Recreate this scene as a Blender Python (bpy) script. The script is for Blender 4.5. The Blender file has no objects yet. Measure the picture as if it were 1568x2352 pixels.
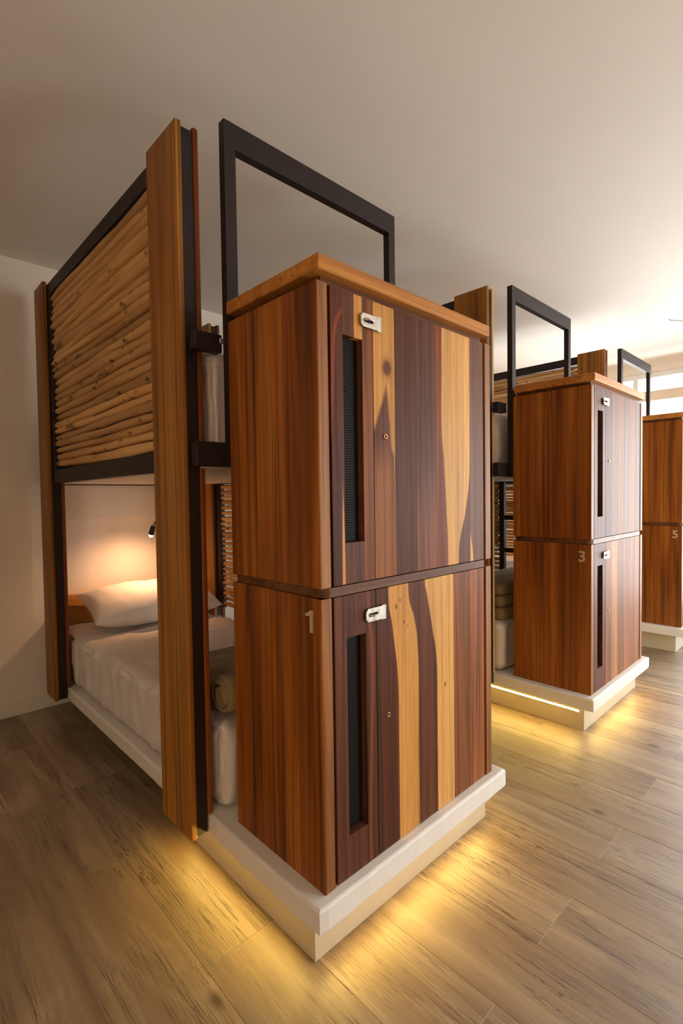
import bpy, bmesh, math, random
from mathutils import Vector, Matrix, noise as mnoise

random.seed(11)
SC = bpy.context.scene
COL = SC.collection
R = math.radians

# ------------------------------------------------------------------ camera
F_PX, YAW, PITCH, ROLL = 1148.74, 0.8079, -0.031, -0.0143
CAM = Vector((-0.873, -1.0448, 1.30))
fw = Vector((math.cos(YAW) * math.cos(PITCH), math.sin(YAW) * math.cos(PITCH), math.sin(PITCH)))
r0 = Vector((math.sin(YAW), -math.cos(YAW), 0))
u0 = r0.cross(fw)
rr = r0 * math.cos(ROLL) + u0 * math.sin(ROLL)
uu = -r0 * math.sin(ROLL) + u0 * math.cos(ROLL)
cd = bpy.data.cameras.new('camera')
cd.sensor_fit = 'VERTICAL'
cd.sensor_height = 36.0
cd.sensor_width = 24.0
cd.lens = F_PX / 2352.0 * 36.0
cd.clip_start = 0.02
cam = bpy.data.objects.new('camera', cd)
COL.objects.link(cam)
M = Matrix((rr, uu, -fw)).transposed().to_4x4()
M.translation = CAM
cam.matrix_world = M
SC.camera = cam

# ------------------------------------------------------------------ light and exposure
SKY = 5.2
SC.view_settings.view_transform = 'Standard'
SC.view_settings.look = 'None'
SC.view_settings.exposure = 1.1
SC.view_settings.gamma = 1.0
SC.view_settings.use_curve_mapping = False
SC.cycles.use_denoising = True
SC.cycles.max_bounces = 6
SC.cycles.diffuse_bounces = 4
SC.cycles.glossy_bounces = 3
SC.cycles.use_adaptive_sampling = True
SC.cycles.adaptive_threshold = 0.1
SC.cycles.transparent_max_bounces = 6
SC.cycles.sample_clamp_indirect = 6.0
SC.cycles.caustics_reflective = False
SC.cycles.caustics_refractive = False
wd = bpy.data.worlds.new('overcast_sky')
SC.world = wd
wd.use_nodes = True
bg = wd.node_tree.nodes['Background']
bg.inputs[0].default_value = (0.97, 0.99, 1.0, 1)
bg.inputs[1].default_value = SKY

# room extents
XL, XR, YF, YB, ZC = -2.5, 5.5, -3.4, 2.50, 2.754
WIN_Y0, WIN_Y1, WIN_Z0, WIN_Z1 = -2.6, 1.95, 0.06, 2.64

W2_X0, W2_X1, W2_Z0, W2_Z1 = 1.7, 3.1, 0.06, 2.29      # second window, in the wall facing the lockers


def portal(loc, rot, sx, sy):
    pl = bpy.data.lights.new('window_daylight_portal', 'AREA')
    pl.shape = 'RECTANGLE'
    pl.size = sx
    pl.size_y = sy
    pl.cycles.is_portal = True
    po = bpy.data.objects.new('window_daylight_portal', pl)
    COL.objects.link(po)
    po.location = loc
    po.rotation_euler = rot


# area lights shine along -Z: turned to look into the room through each window
portal((XR + 0.16, (WIN_Y0 + WIN_Y1) / 2, (WIN_Z0 + WIN_Z1) / 2), (0, R(90), 0), WIN_Z1 - WIN_Z0, WIN_Y1 - WIN_Y0)
portal(((W2_X0 + W2_X1) / 2, YF - 0.16, (W2_Z0 + W2_Z1) / 2), (R(90), 0, 0), W2_X1 - W2_X0, W2_Z1 - W2_Z0)


# ------------------------------------------------------------------ helpers
def lin(c):
    return tuple(((v / 255) / 12.92 if v / 255 <= 0.04045 else ((v / 255 + 0.055) / 1.055) ** 2.4) for v in c) + (1,)


class NT:
    """tiny node-tree builder"""
    def __init__(self, name):
        self.m = bpy.data.materials.new(name)
        self.m.use_nodes = True
        self.t = self.m.node_tree
        self.b = self.t.nodes['Principled BSDF']
        self.b.inputs['Specular IOR Level'].default_value = 0.5

    def n(self, kind, **kw):
        nd = self.t.nodes.new(kind)
        for k, v in kw.items():
            setattr(nd, k, v)
        return nd

    def put(self, sock, v):
        if isinstance(v, bpy.types.NodeSocket):
            self.t.links.new(v, sock)
        else:
            sock.default_value = v

    def math(self, op, a, b=0.0, c=0.0, clamp=False):
        nd = self.n('ShaderNodeMath', operation=op, use_clamp=clamp)
        self.put(nd.inputs[0], a)
        self.put(nd.inputs[1], b)
        self.put(nd.inputs[2], c)
        return nd.outputs[0]

    def mix(self, f, a, b, mode='MIX'):
        nd = self.n('ShaderNodeMix', data_type='RGBA', blend_type=mode)
        self.put(nd.inputs[0], f)
        self.put(nd.inputs[6], a)
        self.put(nd.inputs[7], b)
        return nd.outputs[2]

    def rng(self, v, a, b, c=0.0, d=1.0, smooth=False):
        nd = self.n('ShaderNodeMapRange')
        if smooth:
            nd.interpolation_type = 'SMOOTHSTEP'
        self.put(nd.inputs[0], v)
        for i, x in ((1, a), (2, b), (3, c), (4, d)):
            self.put(nd.inputs[i], x)
        return nd.outputs[0]

    def noise(self, vec, scale=1.0, detail=3.0, rough=0.55, dist=0.0):
        nd = self.n('ShaderNodeTexNoise')
        self.put(nd.inputs['Vector'], vec)
        nd.inputs['Scale'].default_value = scale
        nd.inputs['Detail'].default_value = detail
        nd.inputs['Roughness'].default_value = rough
        nd.inputs['Distortion'].default_value = dist
        return nd.outputs[0]

    def mapping(self, vec, scale=(1, 1, 1), loc=(0, 0, 0)):
        nd = self.n('ShaderNodeMapping')
        self.put(nd.inputs[0], vec)
        nd.inputs['Location'].default_value = loc
        nd.inputs['Scale'].default_value = scale
        return nd.outputs[0]

    def obj(self, rnd=17.0):
        """object coordinates shifted at random for each object"""
        tc = self.n('ShaderNodeTexCoord').outputs['Object']
        oi = self.n('ShaderNodeObjectInfo').outputs['Random']
        if not rnd:
            return tc, oi
        off = self.math('MULTIPLY', oi, rnd)
        nd = self.n('ShaderNodeVectorMath', operation='ADD')
        self.put(nd.inputs[0], tc)
        self.put(nd.inputs[1], off)
        return nd.outputs[0], oi

    def ramp(self, f, stops):
        nd = self.n('ShaderNodeValToRGB')
        el = nd.color_ramp.elements
        while len(el) < len(stops):
            el.new(0.5)
        for e, (p, c) in zip(el, stops):
            e.position = p
            e.color = c
        self.put(nd.inputs[0], f)
        return nd.outputs[0]

    def curve(self, v, pts, lo, hi):
        """piecewise function of v: pts = [(v, value)]"""
        a = min(p[1] for p in pts) - 1e-3
        b = max(p[1] for p in pts) + 1e-3
        nd = self.n('ShaderNodeFloatCurve')
        c = nd.mapping.curves[0]
        P = sorted(((p[0] - lo) / (hi - lo), (p[1] - a) / (b - a)) for p in pts)
        P = [(0.0, P[0][1])] + [p for p in P if 0.001 < p[0] < 0.999] + [(1.0, P[-1][1])]
        for i, p in enumerate(P):
            if i < 2:
                q = c.points[0 if i == 0 else len(c.points) - 1]
                if i == 1 and len(P) > 2:
                    q = c.points.new(*p)
            elif i == len(P) - 1:
                q = c.points[len(c.points) - 1]
            else:
                q = c.points.new(*p)
            q.location = p
        for q in c.points:
            q.handle_type = 'AUTO_CLAMPED'
        nd.mapping.update()
        self.put(nd.inputs['Value'], self.rng(v, lo, hi))
        return self.rng(nd.outputs[0], 0.0, 1.0, a, b)

    def bump(self, h, strength=0.1, dist=0.002):
        nd = self.n('ShaderNodeBump')
        nd.inputs['Strength'].default_value = strength
        nd.inputs['Distance'].default_value = dist
        self.put(nd.inputs['Height'], h)
        self.put(self.b.inputs['Normal'], nd.outputs[0])

    def done(self, col, rough=0.5, coat=0.0, metal=0.0, coat_rough=0.15):
        self.put(self.b.inputs['Base Color'], col)
        self.put(self.b.inputs['Roughness'], rough)
        self.b.inputs['Metallic'].default_value = metal
        self.b.inputs['Coat Weight'].default_value = coat
        self.b.inputs['Coat Roughness'].default_value = coat_rough
        return self.m


MATS = {}


def grain(t, vec, axis, k=1.0):
    """(broad 0..1, streak 0..1, fine 0..1) wood figure running along axis"""
    def sc(across, along):
        s = [across * k] * 3
        s['xyz'.index(axis)] = along * k
        return tuple(s)
    broad = t.noise(t.mapping(vec, sc(9, 0.7)), 1.0, 2.0, 0.5, 0.6)
    streak = t.noise(t.mapping(vec, sc(46, 0.9)), 1.0, 3.0, 0.6, 0.5)
    fine = t.noise(t.mapping(vec, sc(330, 9)), 1.0, 2.0, 0.6)
    return broad, streak, fine


def wood(name, c_dark, c_mid, c_light, axis='z', rough=0.46, k=1.0, vary=0.25, lines=0.55):
    t = NT(name)
    v, rnd = t.obj()
    b, s, f = grain(t, v, axis, k)
    fig = t.math('ADD', t.math('MULTIPLY', b, 0.5), t.math('MULTIPLY', s, 0.5))
    col = t.ramp(fig, [(0.34, lin(c_dark)), (0.5, lin(c_mid)), (0.66, lin(c_light))])
    sc = [78 * k] * 3
    sc['xyz'.index(axis)] = 0.55 * k
    ln = t.noise(t.mapping(v, tuple(sc), (3, 5, 1)), 1.0, 3.0, 0.6, 0.4)
    col = t.mix(t.rng(ln, 0.56, 0.66, 0.0, lines, True), col, lin([x * 0.38 for x in c_dark]))
    col = t.mix(t.rng(s, 0.60, 0.70, 0.0, 0.35, True), col, lin([x * 0.5 for x in c_dark]))
    sv = t.n('ShaderNodeCombineColor')
    shade = t.rng(f, 0.25, 0.75, 0.80, 1.14)
    for i in range(3):
        t.put(sv.inputs[i], shade)
    col = t.mix(1.0, col, sv.outputs[0], 'MULTIPLY')
    val = t.n('ShaderNodeHueSaturation')
    t.put(val.inputs['Color'], col)
    t.put(val.inputs['Value'], t.rng(rnd, 0, 1, 1 - vary, 1 + vary))
    t.bump(t.math('ADD', s, f), 0.06, 0.0015)
    t.b.inputs['Specular IOR Level'].default_value = 0.28
    return t.done(val.outputs[0], t.rng(f, 0.3, 0.7, rough - 0.06, rough + 0.08))


# -------- plain materials
def paint(name, c, rough=0.75, bump=0.15, scale=160):
    t = NT(name)
    v, _ = t.obj(0)
    n1 = t.noise(t.mapping(v, (scale,) * 3), 1, 3)
    n2 = t.noise(t.mapping(v, (2.3,) * 3), 1, 3)
    col = t.mix(t.rng(n2, 0.3, 0.7, 0, 0.10), lin(c), lin([x * 0.9 for x in c]))
    t.bump(n1, bump, 0.001)
    return t.done(col, rough)


def metal(name, c, rough=0.45, met=0.0, coat=0.0):
    t = NT(name)
    v, _ = t.obj(0)
    n1 = t.noise(t.mapping(v, (90,) * 3), 1, 3)
    col = t.mix(n1, lin([x * 0.86 for x in c]), lin([min(255, x * 1.1) for x in c]))
    t.bump(n1, 0.05, 0.0006)
    return t.done(col, t.rng(n1, 0.3, 0.7, rough - 0.05, rough + 0.08), coat, met)


def fabric(name, c, scale=900, rough=0.9, vary=0.06):
    t = NT(name)
    v, _ = t.obj(0)
    w1 = t.n('ShaderNodeTexWave', wave_type='BANDS', bands_direction='X')
    t.put(w1.inputs['Vector'], v)
    w1.inputs['Scale'].default_value = scale / 6
    w2 = t.n('ShaderNodeTexWave', wave_type='BANDS', bands_direction='Y')
    t.put(w2.inputs['Vector'], v)
    w2.inputs['Scale'].default_value = scale / 6
    n1 = t.noise(t.mapping(v, (6,) * 3), 1, 4)
    col = t.mix(t.rng(n1, 0.3, 0.7), lin(c), lin([x * (1 - vary) for x in c]))
    t.bump(t.math('ADD', w1.outputs[1], w2.outputs[1]), 0.08, 0.0006)
    t.b.inputs['Sheen Weight'].default_value = 0.15
    return t.done(col, rough)


def emit(name, c, s):
    t = NT(name)
    t.b.inputs['Base Color'].default_value = (0, 0, 0, 1)
    t.b.inputs['Emission Color'].default_value = c
    t.b.inputs['Emission Strength'].default_value = s
    return t.m


WALL = paint('warm_white_wall_paint', (232, 222, 208))
CEIL = paint('ceiling_paint', (234, 226, 214))
LIPM = paint('white_painted_concrete', (236, 232, 224), 0.6, 0.5, 60)
BASEM = paint('cream_painted_base', (204, 194, 168), 0.5, 0.1)
TRIMM = paint('white_trim_paint', (228, 222, 210), 0.5, 0.05)
STEEL = metal('dark_brown_steel', (38, 27, 24), 0.5)
STEEL.node_tree.nodes['Principled BSDF'].inputs['Specular IOR Level'].default_value = 0.3
HASP = metal('galvanised_steel', (205, 200, 190), 0.30, 0.9)
BRASS = metal('aged_brass', (190, 150, 95), 0.3, 0.9)
NUM = metal('brushed_steel_numeral', (206, 186, 158), 0.45, 0.25)
DARK = paint('locker_inside_dark', (30, 18, 12), 0.8, 0.05)
SHEET = fabric('white_cotton_sheet', (232, 222, 214))
PILLOW = fabric('white_cotton_pillowcase', (236, 228, 220))
BLANKET = fabric('khaki_wool_blanket', (158, 132, 92), 500, 0.95, 0.2)
LAMPM = metal('black_lamp_metal', (28, 24, 22), 0.4)
GLOW = emit('lamp_bulb', (1.0, 0.66, 0.33, 1), 25.0)
LED = emit('warm_led', (1.0, 0.64, 0.14, 1), 62.0)

TEAK = wood('teak_veneer', (92, 46, 10), (148, 82, 22), (184, 114, 40), 'z', 0.44, 1.0, 0.08)
TEAK_X = wood('teak_board', (158, 96, 34), (194, 126, 52), (218, 152, 72), 'x', 0.46, 1.0, 0.08, 0.35)
POSTW = wood('post_plank_wood', (104, 62, 16), (150, 96, 32), (184, 126, 52), 'z', 0.46, 0.8, 0.08)
POSTR = wood('post_plank_red_wood', (84, 38, 10), (122, 60, 20), (146, 80, 32), 'z', 0.46, 0.8, 0.08)
POSTL = wood('post_plank_pale_wood', (170, 116, 58), (200, 148, 82), (216, 168, 100), 'z', 0.42, 0.8, 0.08, 0.3)
EDGEW = wood('panel_edge_wood', (116, 72, 36), (150, 98, 52), (176, 124, 72), 'z', 0.48, 2.0, 0.08, 0.4)
SLABW = wood('spacer_slab_wood', (84, 48, 24), (112, 70, 38), (134, 88, 50), 'x', 0.45, 1.0, 0.08)
HEADW = wood('headboard_wood', (168, 116, 58), (196, 142, 78), (212, 160, 94), 'x', 0.5, 1.0, 0.05, 0.3)


def stick_mat():
    t = NT('peeled_branch')
    v, rnd = t.obj(23.0)
    b, s, f = grain(t, v, 'y', 1.3)
    blot = t.noise(t.mapping(v, (16, 5, 16)), 1, 4, 0.6, 0.3)
    col = t.ramp(b, [(0.3, lin((182, 130, 72))), (0.55, lin((214, 164, 100))), (0.75, lin((230, 188, 126)))])
    col = t.mix(t.rng(blot, 0.60, 0.72, 0, 0.75, True), col, lin((84, 52, 26)))
    vo = t.n('ShaderNodeTexVoronoi')
    t.put(vo.inputs['Vector'], t.mapping(v, (14, 7, 14)))
    vo.inputs['Scale'].default_value = 1.0
    col = t.mix(t.rng(vo.outputs['Distance'], 0.05, 0.20, 0.85, 0.0, True), col, lin((46, 26, 12)))
    h = t.n('ShaderNodeHueSaturation')
    t.put(h.inputs['Color'], col)
    t.put(h.inputs['Value'], t.rng(rnd, 0, 1, 0.72, 1.1))
    t.bump(t.math('ADD', s, blot), 0.25, 0.003)
    return t.done(h.outputs[0], 0.62, 0.05)


STICK = stick_mat()


def screen_mat():
    t = NT('black_perforated_screen')
    v, _ = t.obj(0)
    x = t.n('ShaderNodeSeparateXYZ')
    t.put(x.inputs[0], v)
    P = 0.0085
    row = t.math('DIVIDE', x.outputs[2], P * 0.866)
    ri = t.math('FLOOR', row)
    fz = t.math('SUBTRACT', t.math('SUBTRACT', row, ri), 0.5)
    sh = t.math('MULTIPLY', t.math('MODULO', ri, 2.0), 0.5)
    cx = t.math('ADD', t.math('DIVIDE', x.outputs[0], P), sh)
    fx = t.math('SUBTRACT', t.math('SUBTRACT', cx, t.math('FLOOR', cx)), 0.5)
    d = t.math('SQRT', t.math('ADD', t.math('MULTIPLY', fx, fx), t.math('MULTIPLY', t.math('MULTIPLY', fz, fz), 0.75)))
    hole = t.rng(d, 0.30, 0.36, 1.0, 0.0)
    col = t.mix(hole, lin((30, 27, 24)), lin((3, 2, 2)))
    t.b.inputs['Specular IOR Level'].default_value = 0.2
    return t.done(col, t.rng(hole, 0, 1, 0.45, 0.95))


SCREEN = screen_mat()

# -------- striped door timber: bands of heartwood and sapwood with edges that wander with height
DK = (86, 47, 29)
DK2 = (100, 58, 38)
PUR = (96, 57, 41)
MID = (136, 84, 48)
MID2 = (152, 92, 54)
RED = (128, 68, 40)
SAP = (208, 150, 80)
SAP2 = (218, 164, 94)
GREY = (116, 80, 62)


def door_mat(name, z0, z1, first, bands, off, extra=None, seed=0.0, gloss=0.48, spec=0.14):
    t = NT(name)
    tc = t.n('ShaderNodeTexCoord').outputs['Object']
    v = t.mapping(tc, (1, 1, 1), off)                  # bunk coordinates
    vs = t.mapping(v, (1, 1, 1), (seed, seed * 1.7, seed * 0.6))
    sp = t.n('ShaderNodeSeparateXYZ')
    t.put(sp.inputs[0], v)
    X, Z = sp.outputs[0], sp.outputs[2]
    b, s, f = grain(t, vs, 'z', 1.0)
    wob = t.math('MULTIPLY', t.math('SUBTRACT', t.noise(t.mapping(vs, (14, 1, 5)), 1, 3), 0.5), 0.007)
    xw = t.math('ADD', X, wob)

    def tone(c):
        pale = c[0] > 190
        d = [x * (0.84 if pale else 0.68) for x in c]
        l = [min(255, x * (1.06 if pale else 1.14)) for x in c]
        return t.ramp(s, [(0.30, lin(d)), (0.52, lin(c)), (0.70, lin(l))])
    col = tone(first)
    for edge, c, w in bands:
        e = t.curve(Z, edge, z0, z1) if len(edge) > 1 else edge[0][1]
        m = t.rng(t.math('SUBTRACT', xw, e), -w, w, 0, 1, True)
        col = t.mix(m, col, tone(c))
    if extra:
        col = extra(t, X, Z, xw, col, tone, v)
    ln = t.noise(t.mapping(vs, (70, 1, 0.6), (3, 5, 1)), 1.0, 3.0, 0.6, 0.5)
    col = t.mix(t.rng(ln, 0.57, 0.68, 0.0, 0.4, True), col, t.mix(1.0, col, lin((190, 168, 150)), 'MULTIPLY'))
    col = t.mix(t.rng(s, 0.60, 0.72, 0.0, 0.4, True), col, t.mix(1.0, col, lin((190, 168, 150)), 'MULTIPLY'))
    sv = t.n('ShaderNodeCombineColor')
    sh = t.math('MULTIPLY', t.rng(f, 0.25, 0.75, 0.84, 1.12), t.rng(b, 0.3, 0.7, 0.88, 1.1))
    for i in range(3):
        t.put(sv.inputs[i], sh)
    col = t.mix(1.0, col, sv.outputs[0], 'MULTIPLY')
    t.bump(t.math('ADD', s, f), 0.05, 0.001)
    t.b.inputs['Specular IOR Level'].default_value = spec
    return t.done(col, gloss, 0.0)


def knot(t, X, Z, x, z, rx, rz):
    dx = t.math('DIVIDE', t.math('SUBTRACT', X, x), rx)
    dz = t.math('DIVIDE', t.math('SUBTRACT', Z, z), rz)
    d = t.math('SQRT', t.math('ADD', t.math('MULTIPLY', dx, dx), t.math('MULTIPLY', dz, dz)))
    return t.rng(d, 0.55, 1.15, 1, 0, True)


def upper_extra(t, X, Z, xw, col, tone, v):
    # first board: pale at the top, dark heart arching up below the knot
    w = t.curve(Z, [(1.05, 0.09), (1.40, 0.075), (1.45, 0.052), (1.50, 0.038), (1.56, 0.022), (1.60, 0.011), (1.64, 0.0), (1.67, -0.015), (1.88, -0.05)], 1.04, 1.88)
    c = t.curve(Z, [(1.05, 0.235), (1.36, 0.240), (1.45, 0.252), (1.55, 0.270), (1.63, 0.279), (1.88, 0.28)], 1.04, 1.88)
    d = t.math('ABSOLUTE', t.math('SUBTRACT', xw, c))
    inA = t.math('MULTIPLY', t.math('LESS_THAN', X, 0.3205), t.math('GREATER_THAN', X, 0.2225))
    m = t.math('MULTIPLY', inA, t.rng(t.math('SUBTRACT', d, w), -0.010, 0.007, 1, 0, True))
    brown = t.mix(t.rng(Z, 1.34, 1.50, 0, 1, True), tone((146, 92, 52)), tone(DK2))
    col = t.mix(m, col, brown)
    col = t.mix(t.math('MULTIPLY', knot(t, X, Z, 0.284, 1.684, 0.033, 0.048), 0.35), col, lin((140, 84, 40)))
    col = t.mix(t.math('MULTIPLY', knot(t, X, Z, 0.285, 1.686, 0.022, 0.027), 0.85), col, lin((78, 44, 24)))
    inC = t.math('MULTIPLY', t.math('GREATER_THAN', X, 0.4255), t.math('LESS_THAN', xw, 0.60))
    col = t.mix(t.math('MULTIPLY', t.math('MULTIPLY', inC, t.math('LESS_THAN', X, 0.533)), t.rng(Z, 1.48, 1.15, 0, 0.8, True)), col, tone((142, 88, 60)))  # third board lightens downward: paler brown, partly sheen put into the colour
    return col


def lower_extra(t, X, Z, xw, col, tone, v):
    for x, z, r in ((0.335, 0.972, 0.004), (0.316, 0.955, 0.006), (0.352, 0.90, 0.004), (0.372, 0.885, 0.003), (0.575, 0.64, 0.006)):
        col = t.mix(t.math('MULTIPLY', knot(t, X, Z, x, z, r, r * 1.7), 0.75), col, lin((84, 50, 26)))
    return col


# ------------------------------------------------------------------ mesh helpers
def link(name, me, mat, parent=None, loc=None):
    o = bpy.data.objects.new(name, me)
    COL.objects.link(o)
    if mat and not me.materials:
        me.materials.append(mat)
    if parent:
        o.parent = parent
    if loc is not None:
        o.location = loc
    return o


def origin(parent):
    v = Vector((0, 0, 0))
    while parent:
        v += Vector(parent.location)
        parent = parent.parent
    return v


def mesh_of(bm, name, smooth=False):
    me = bpy.data.meshes.new(name)
    bmesh.ops.recalc_face_normals(bm, faces=bm.faces)
    if smooth:
        for f in bm.faces:
            f.smooth = True
    bm.to_mesh(me)
    bm.free()
    return me


def add_box(bm, x0, x1, y0, y1, z0, z1):
    vs = [bm.verts.new((x, y, z)) for x in (x0, x1) for y in (y0, y1) for z in (z0, z1)]
    for q in ((0, 1, 3, 2), (4, 6, 7, 5), (0, 4, 5, 1), (2, 3, 7, 6), (0, 2, 6, 4), (1, 5, 7, 3)):
        bm.faces.new([vs[i] for i in q])


def box(name, b, mat, parent=None, bev=0.0, seg=1, extra=()):
    """box(es) in world coordinates as one mesh object, under parent"""
    o = origin(parent)
    if parent is None:
        o = Vector(((b[0] + b[1]) / 2, (b[2] + b[3]) / 2, b[4]))
    bm = bmesh.new()
    for q in (b,) + tuple(extra):
        add_box(bm, q[0] - o.x, q[1] - o.x, q[2] - o.y, q[3] - o.y, q[4] - o.z, q[5] - o.z)
    if bev:
        bmesh.ops.bevel(bm, geom=bm.edges[:], offset=bev, segments=seg, affect='EDGES', profile=0.5)
    ob = link(name, mesh_of(bm, name), mat, parent)
    if parent is None:
        ob.location = o
    return ob


def tag(o, label=None, cat=None, group=None, kind=None):
    if label:
        o['label'] = label
    if cat:
        o['category'] = cat
    if group:
        o['group'] = group
    if kind:
        o['kind'] = kind
    return o


def thing(name, loc, label, cat, group=None):
    o = bpy.data.objects.new(name, None)
    o.empty_display_size = 0.1
    COL.objects.link(o)
    o.location = loc
    return tag(o, label, cat, group)


def tube(bm, pts, rad, n=8, cap=True):
    rings = []
    for i, p in enumerate(pts):
        p = Vector(p)
        a = Vector(pts[max(i - 1, 0)])
        c = Vector(pts[min(i + 1, len(pts) - 1)])
        d = (c - a).normalized()
        s = d.cross(Vector((0, 0, 1)))
        if s.length < 1e-4:
            s = Vector((1, 0, 0))
        s.normalize()
        u = s.cross(d)
        r = rad[i] if isinstance(rad, (list, tuple)) else rad
        rings.append([bm.verts.new(p + (s * math.cos(2 * math.pi * k / n) + u * math.sin(2 * math.pi * k / n)) * r) for k in range(n)])
    for a, b in zip(rings, rings[1:]):
        for k in range(n):
            bm.faces.new((a[k], a[(k + 1) % n], b[(k + 1) % n], b[k]))
    if cap:
        bm.faces.new(rings[0])
        bm.faces.new(rings[-1][::-1])


def torus(bm, c, R_, r, axis='y', n=14, m=6):
    c = Vector(c)
    rings = []
    for i in range(n):
        a = 2 * math.pi * i / n
        ring = []
        for j in range(m):
            b = 2 * math.pi * j / m
            q = (R_ + r * math.cos(b))
            p = (q * math.cos(a), r * math.sin(b), q * math.sin(a))
            if axis == 'z':
                p = (p[0], p[2], p[1])
            ring.append(bm.verts.new(c + Vector(p)))
        rings.append(ring)
    for i in range(n):
        A, B = rings[i], rings[(i + 1) % n]
        for j in range(m):
            bm.faces.new((A[j], A[(j + 1) % m], B[(j + 1) % m], B[j]))


def rbox(name, b, r, div, mat, disp, parent=None, mid=None):
    """rounded cloth-like box with displacement disp(point, normal) -> metres, world coordinates"""
    x0, x1, y0, y1, z0, z1 = b
    bm = bmesh.new()
    L = ((x0, x1), (y0, y1), (z0, z1))
    for ax in range(3):
        u, w = (ax + 1) % 3, (ax + 2) % 3
        for side in (0, 1):
            nu, nw = div[u], div[w]
            g = []
            for i in range(nu + 1):
                row = []
                for j in range(nw + 1):
                    p = [0, 0, 0]
                    p[ax] = L[ax][side]
                    p[u] = L[u][0] + (L[u][1] - L[u][0]) * i / nu
                    p[w] = L[w][0] + (L[w][1] - L[w][0]) * j / nw
                    row.append(bm.verts.new(p))
                g.append(row)
            for i in range(nu):
                for j in range(nw):
                    bm.faces.new((g[i][j], g[i + 1][j], g[i + 1][j + 1], g[i][j + 1]))
    bmesh.ops.remove_doubles(bm, verts=bm.verts, dist=1e-5)
    o = origin(parent) if parent else Vector(((x0 + x1) / 2, (y0 + y1) / 2, z0))
    if mid is not None:
        o = Vector(mid)
    for v in bm.verts:
        p = v.co
        c = Vector([min(max(p[k], L[k][0] + r), L[k][1] - r) for k in range(3)])
        n = (p - c)
        n = n.normalized() if n.length > 1e-9 else Vector((0, 0, 1))
        q = c + n * r
        v.co = q + n * disp(q, n) - o
    ob = link(name, mesh_of(bm, name, True), mat, parent)
    if parent is None:
        ob.location = o
    return ob


# ------------------------------------------------------------------ the room
S = dict(kind='structure')
tag(box('wall_back', (XL - .15, XR + .15, YB, YB + .15, -0.1, ZC + .15), WALL), 'plain warm white wall behind the heads of the bunk beds', **S)
tag(box('wall_left', (XL - .15, XL, YF - .15, YB, -0.1, ZC + .15), WALL), 'plain warm white side wall left of the camera', **S)
tag(box('wall_front', (XL, W2_X0, YF - .15, YF, -0.1, ZC + .15), WALL, None, 0, 1,
        ((W2_X1, XR + .15, YF - .15, YF, -0.1, ZC + .15), (W2_X0, W2_X1, YF - .15, YF, W2_Z1, ZC + .15), (W2_X0, W2_X1, YF - .15, YF, -0.1, W2_Z0))),
    'plain warm white wall opposite the bunk beds', **S)
tag(box('ceiling', (XL, XR, YF, YB, ZC, ZC + .15), CEIL), 'plain white ceiling, bright near the window', **S)
tag(box('wall_right', (XR, XR + .15, YF, WIN_Y0, -0.1, ZC + .15), WALL, None, 0, 1,
        ((XR, XR + .15, WIN_Y1, YB, -0.1, ZC + .15), (XR, XR + .15, WIN_Y0, WIN_Y1, WIN_Z1, ZC + .15), (XR, XR + .15, WIN_Y0, WIN_Y1, -0.1, WIN_Z0))),
    'white wall around the tall bright window', **S)
tag(box('baseboard_back', (XL, XR, YB - .014, YB, 0, 0.098), TRIMM, None, .003), 'low white baseboard along the wall behind the beds', **S)
tag(box('baseboard_left', (XL, XL + .014, YF, YB - .014, 0, 0.098), TRIMM, None, .003), 'low white baseboard along the left wall', **S)
tag(box('baseboard_front', (XL + .014, W2_X0, YF, YF + .014, 0, 0.098), TRIMM, None, .003, 1, ((W2_X1, XR, YF, YF + .014, 0, 0.098),)), 'low white baseboard along the wall facing the lockers', **S)
tag(box('trim_1', (XR - .11, XR, WIN_Y0 - .1, WIN_Y1 + .1, 2.30, 2.405), paint('cream_valance', (222, 208, 184), 0.6, .05), None, .006),
    'cream box valance running across the upper part of the bright window', **S)

# window
win = thing('window_1', (XR + .07, (WIN_Y0 + WIN_Y1) / 2, WIN_Z0), 'tall bright window filling the end wall past the last locker', None)
win['kind'] = 'structure'
FRM = metal('white_window_frame', (225, 225, 222), 0.35)


def glass_mat():
    m = bpy.data.materials.new('clear_window_glass')
    m.use_nodes = True
    t = m.node_tree
    t.nodes.clear()
    out = t.nodes.new('ShaderNodeOutputMaterial')
    mx = t.nodes.new('ShaderNodeMixShader')
    tr = t.nodes.new('ShaderNodeBsdfTransparent')
    gl = t.nodes.new('ShaderNodeBsdfGlossy')
    gl.inputs['Roughness'].default_value = 0.02
    fr = t.nodes.new('ShaderNodeFresnel')
    fr.inputs[0].default_value = 1.3
    t.links.new(fr.outputs[0], mx.inputs[0])
    t.links.new(tr.outputs[0], mx.inputs[1])
    t.links.new(gl.outputs[0], mx.inputs[2])
    t.links.new(mx.outputs[0], out.inputs[0])
    return m


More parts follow.
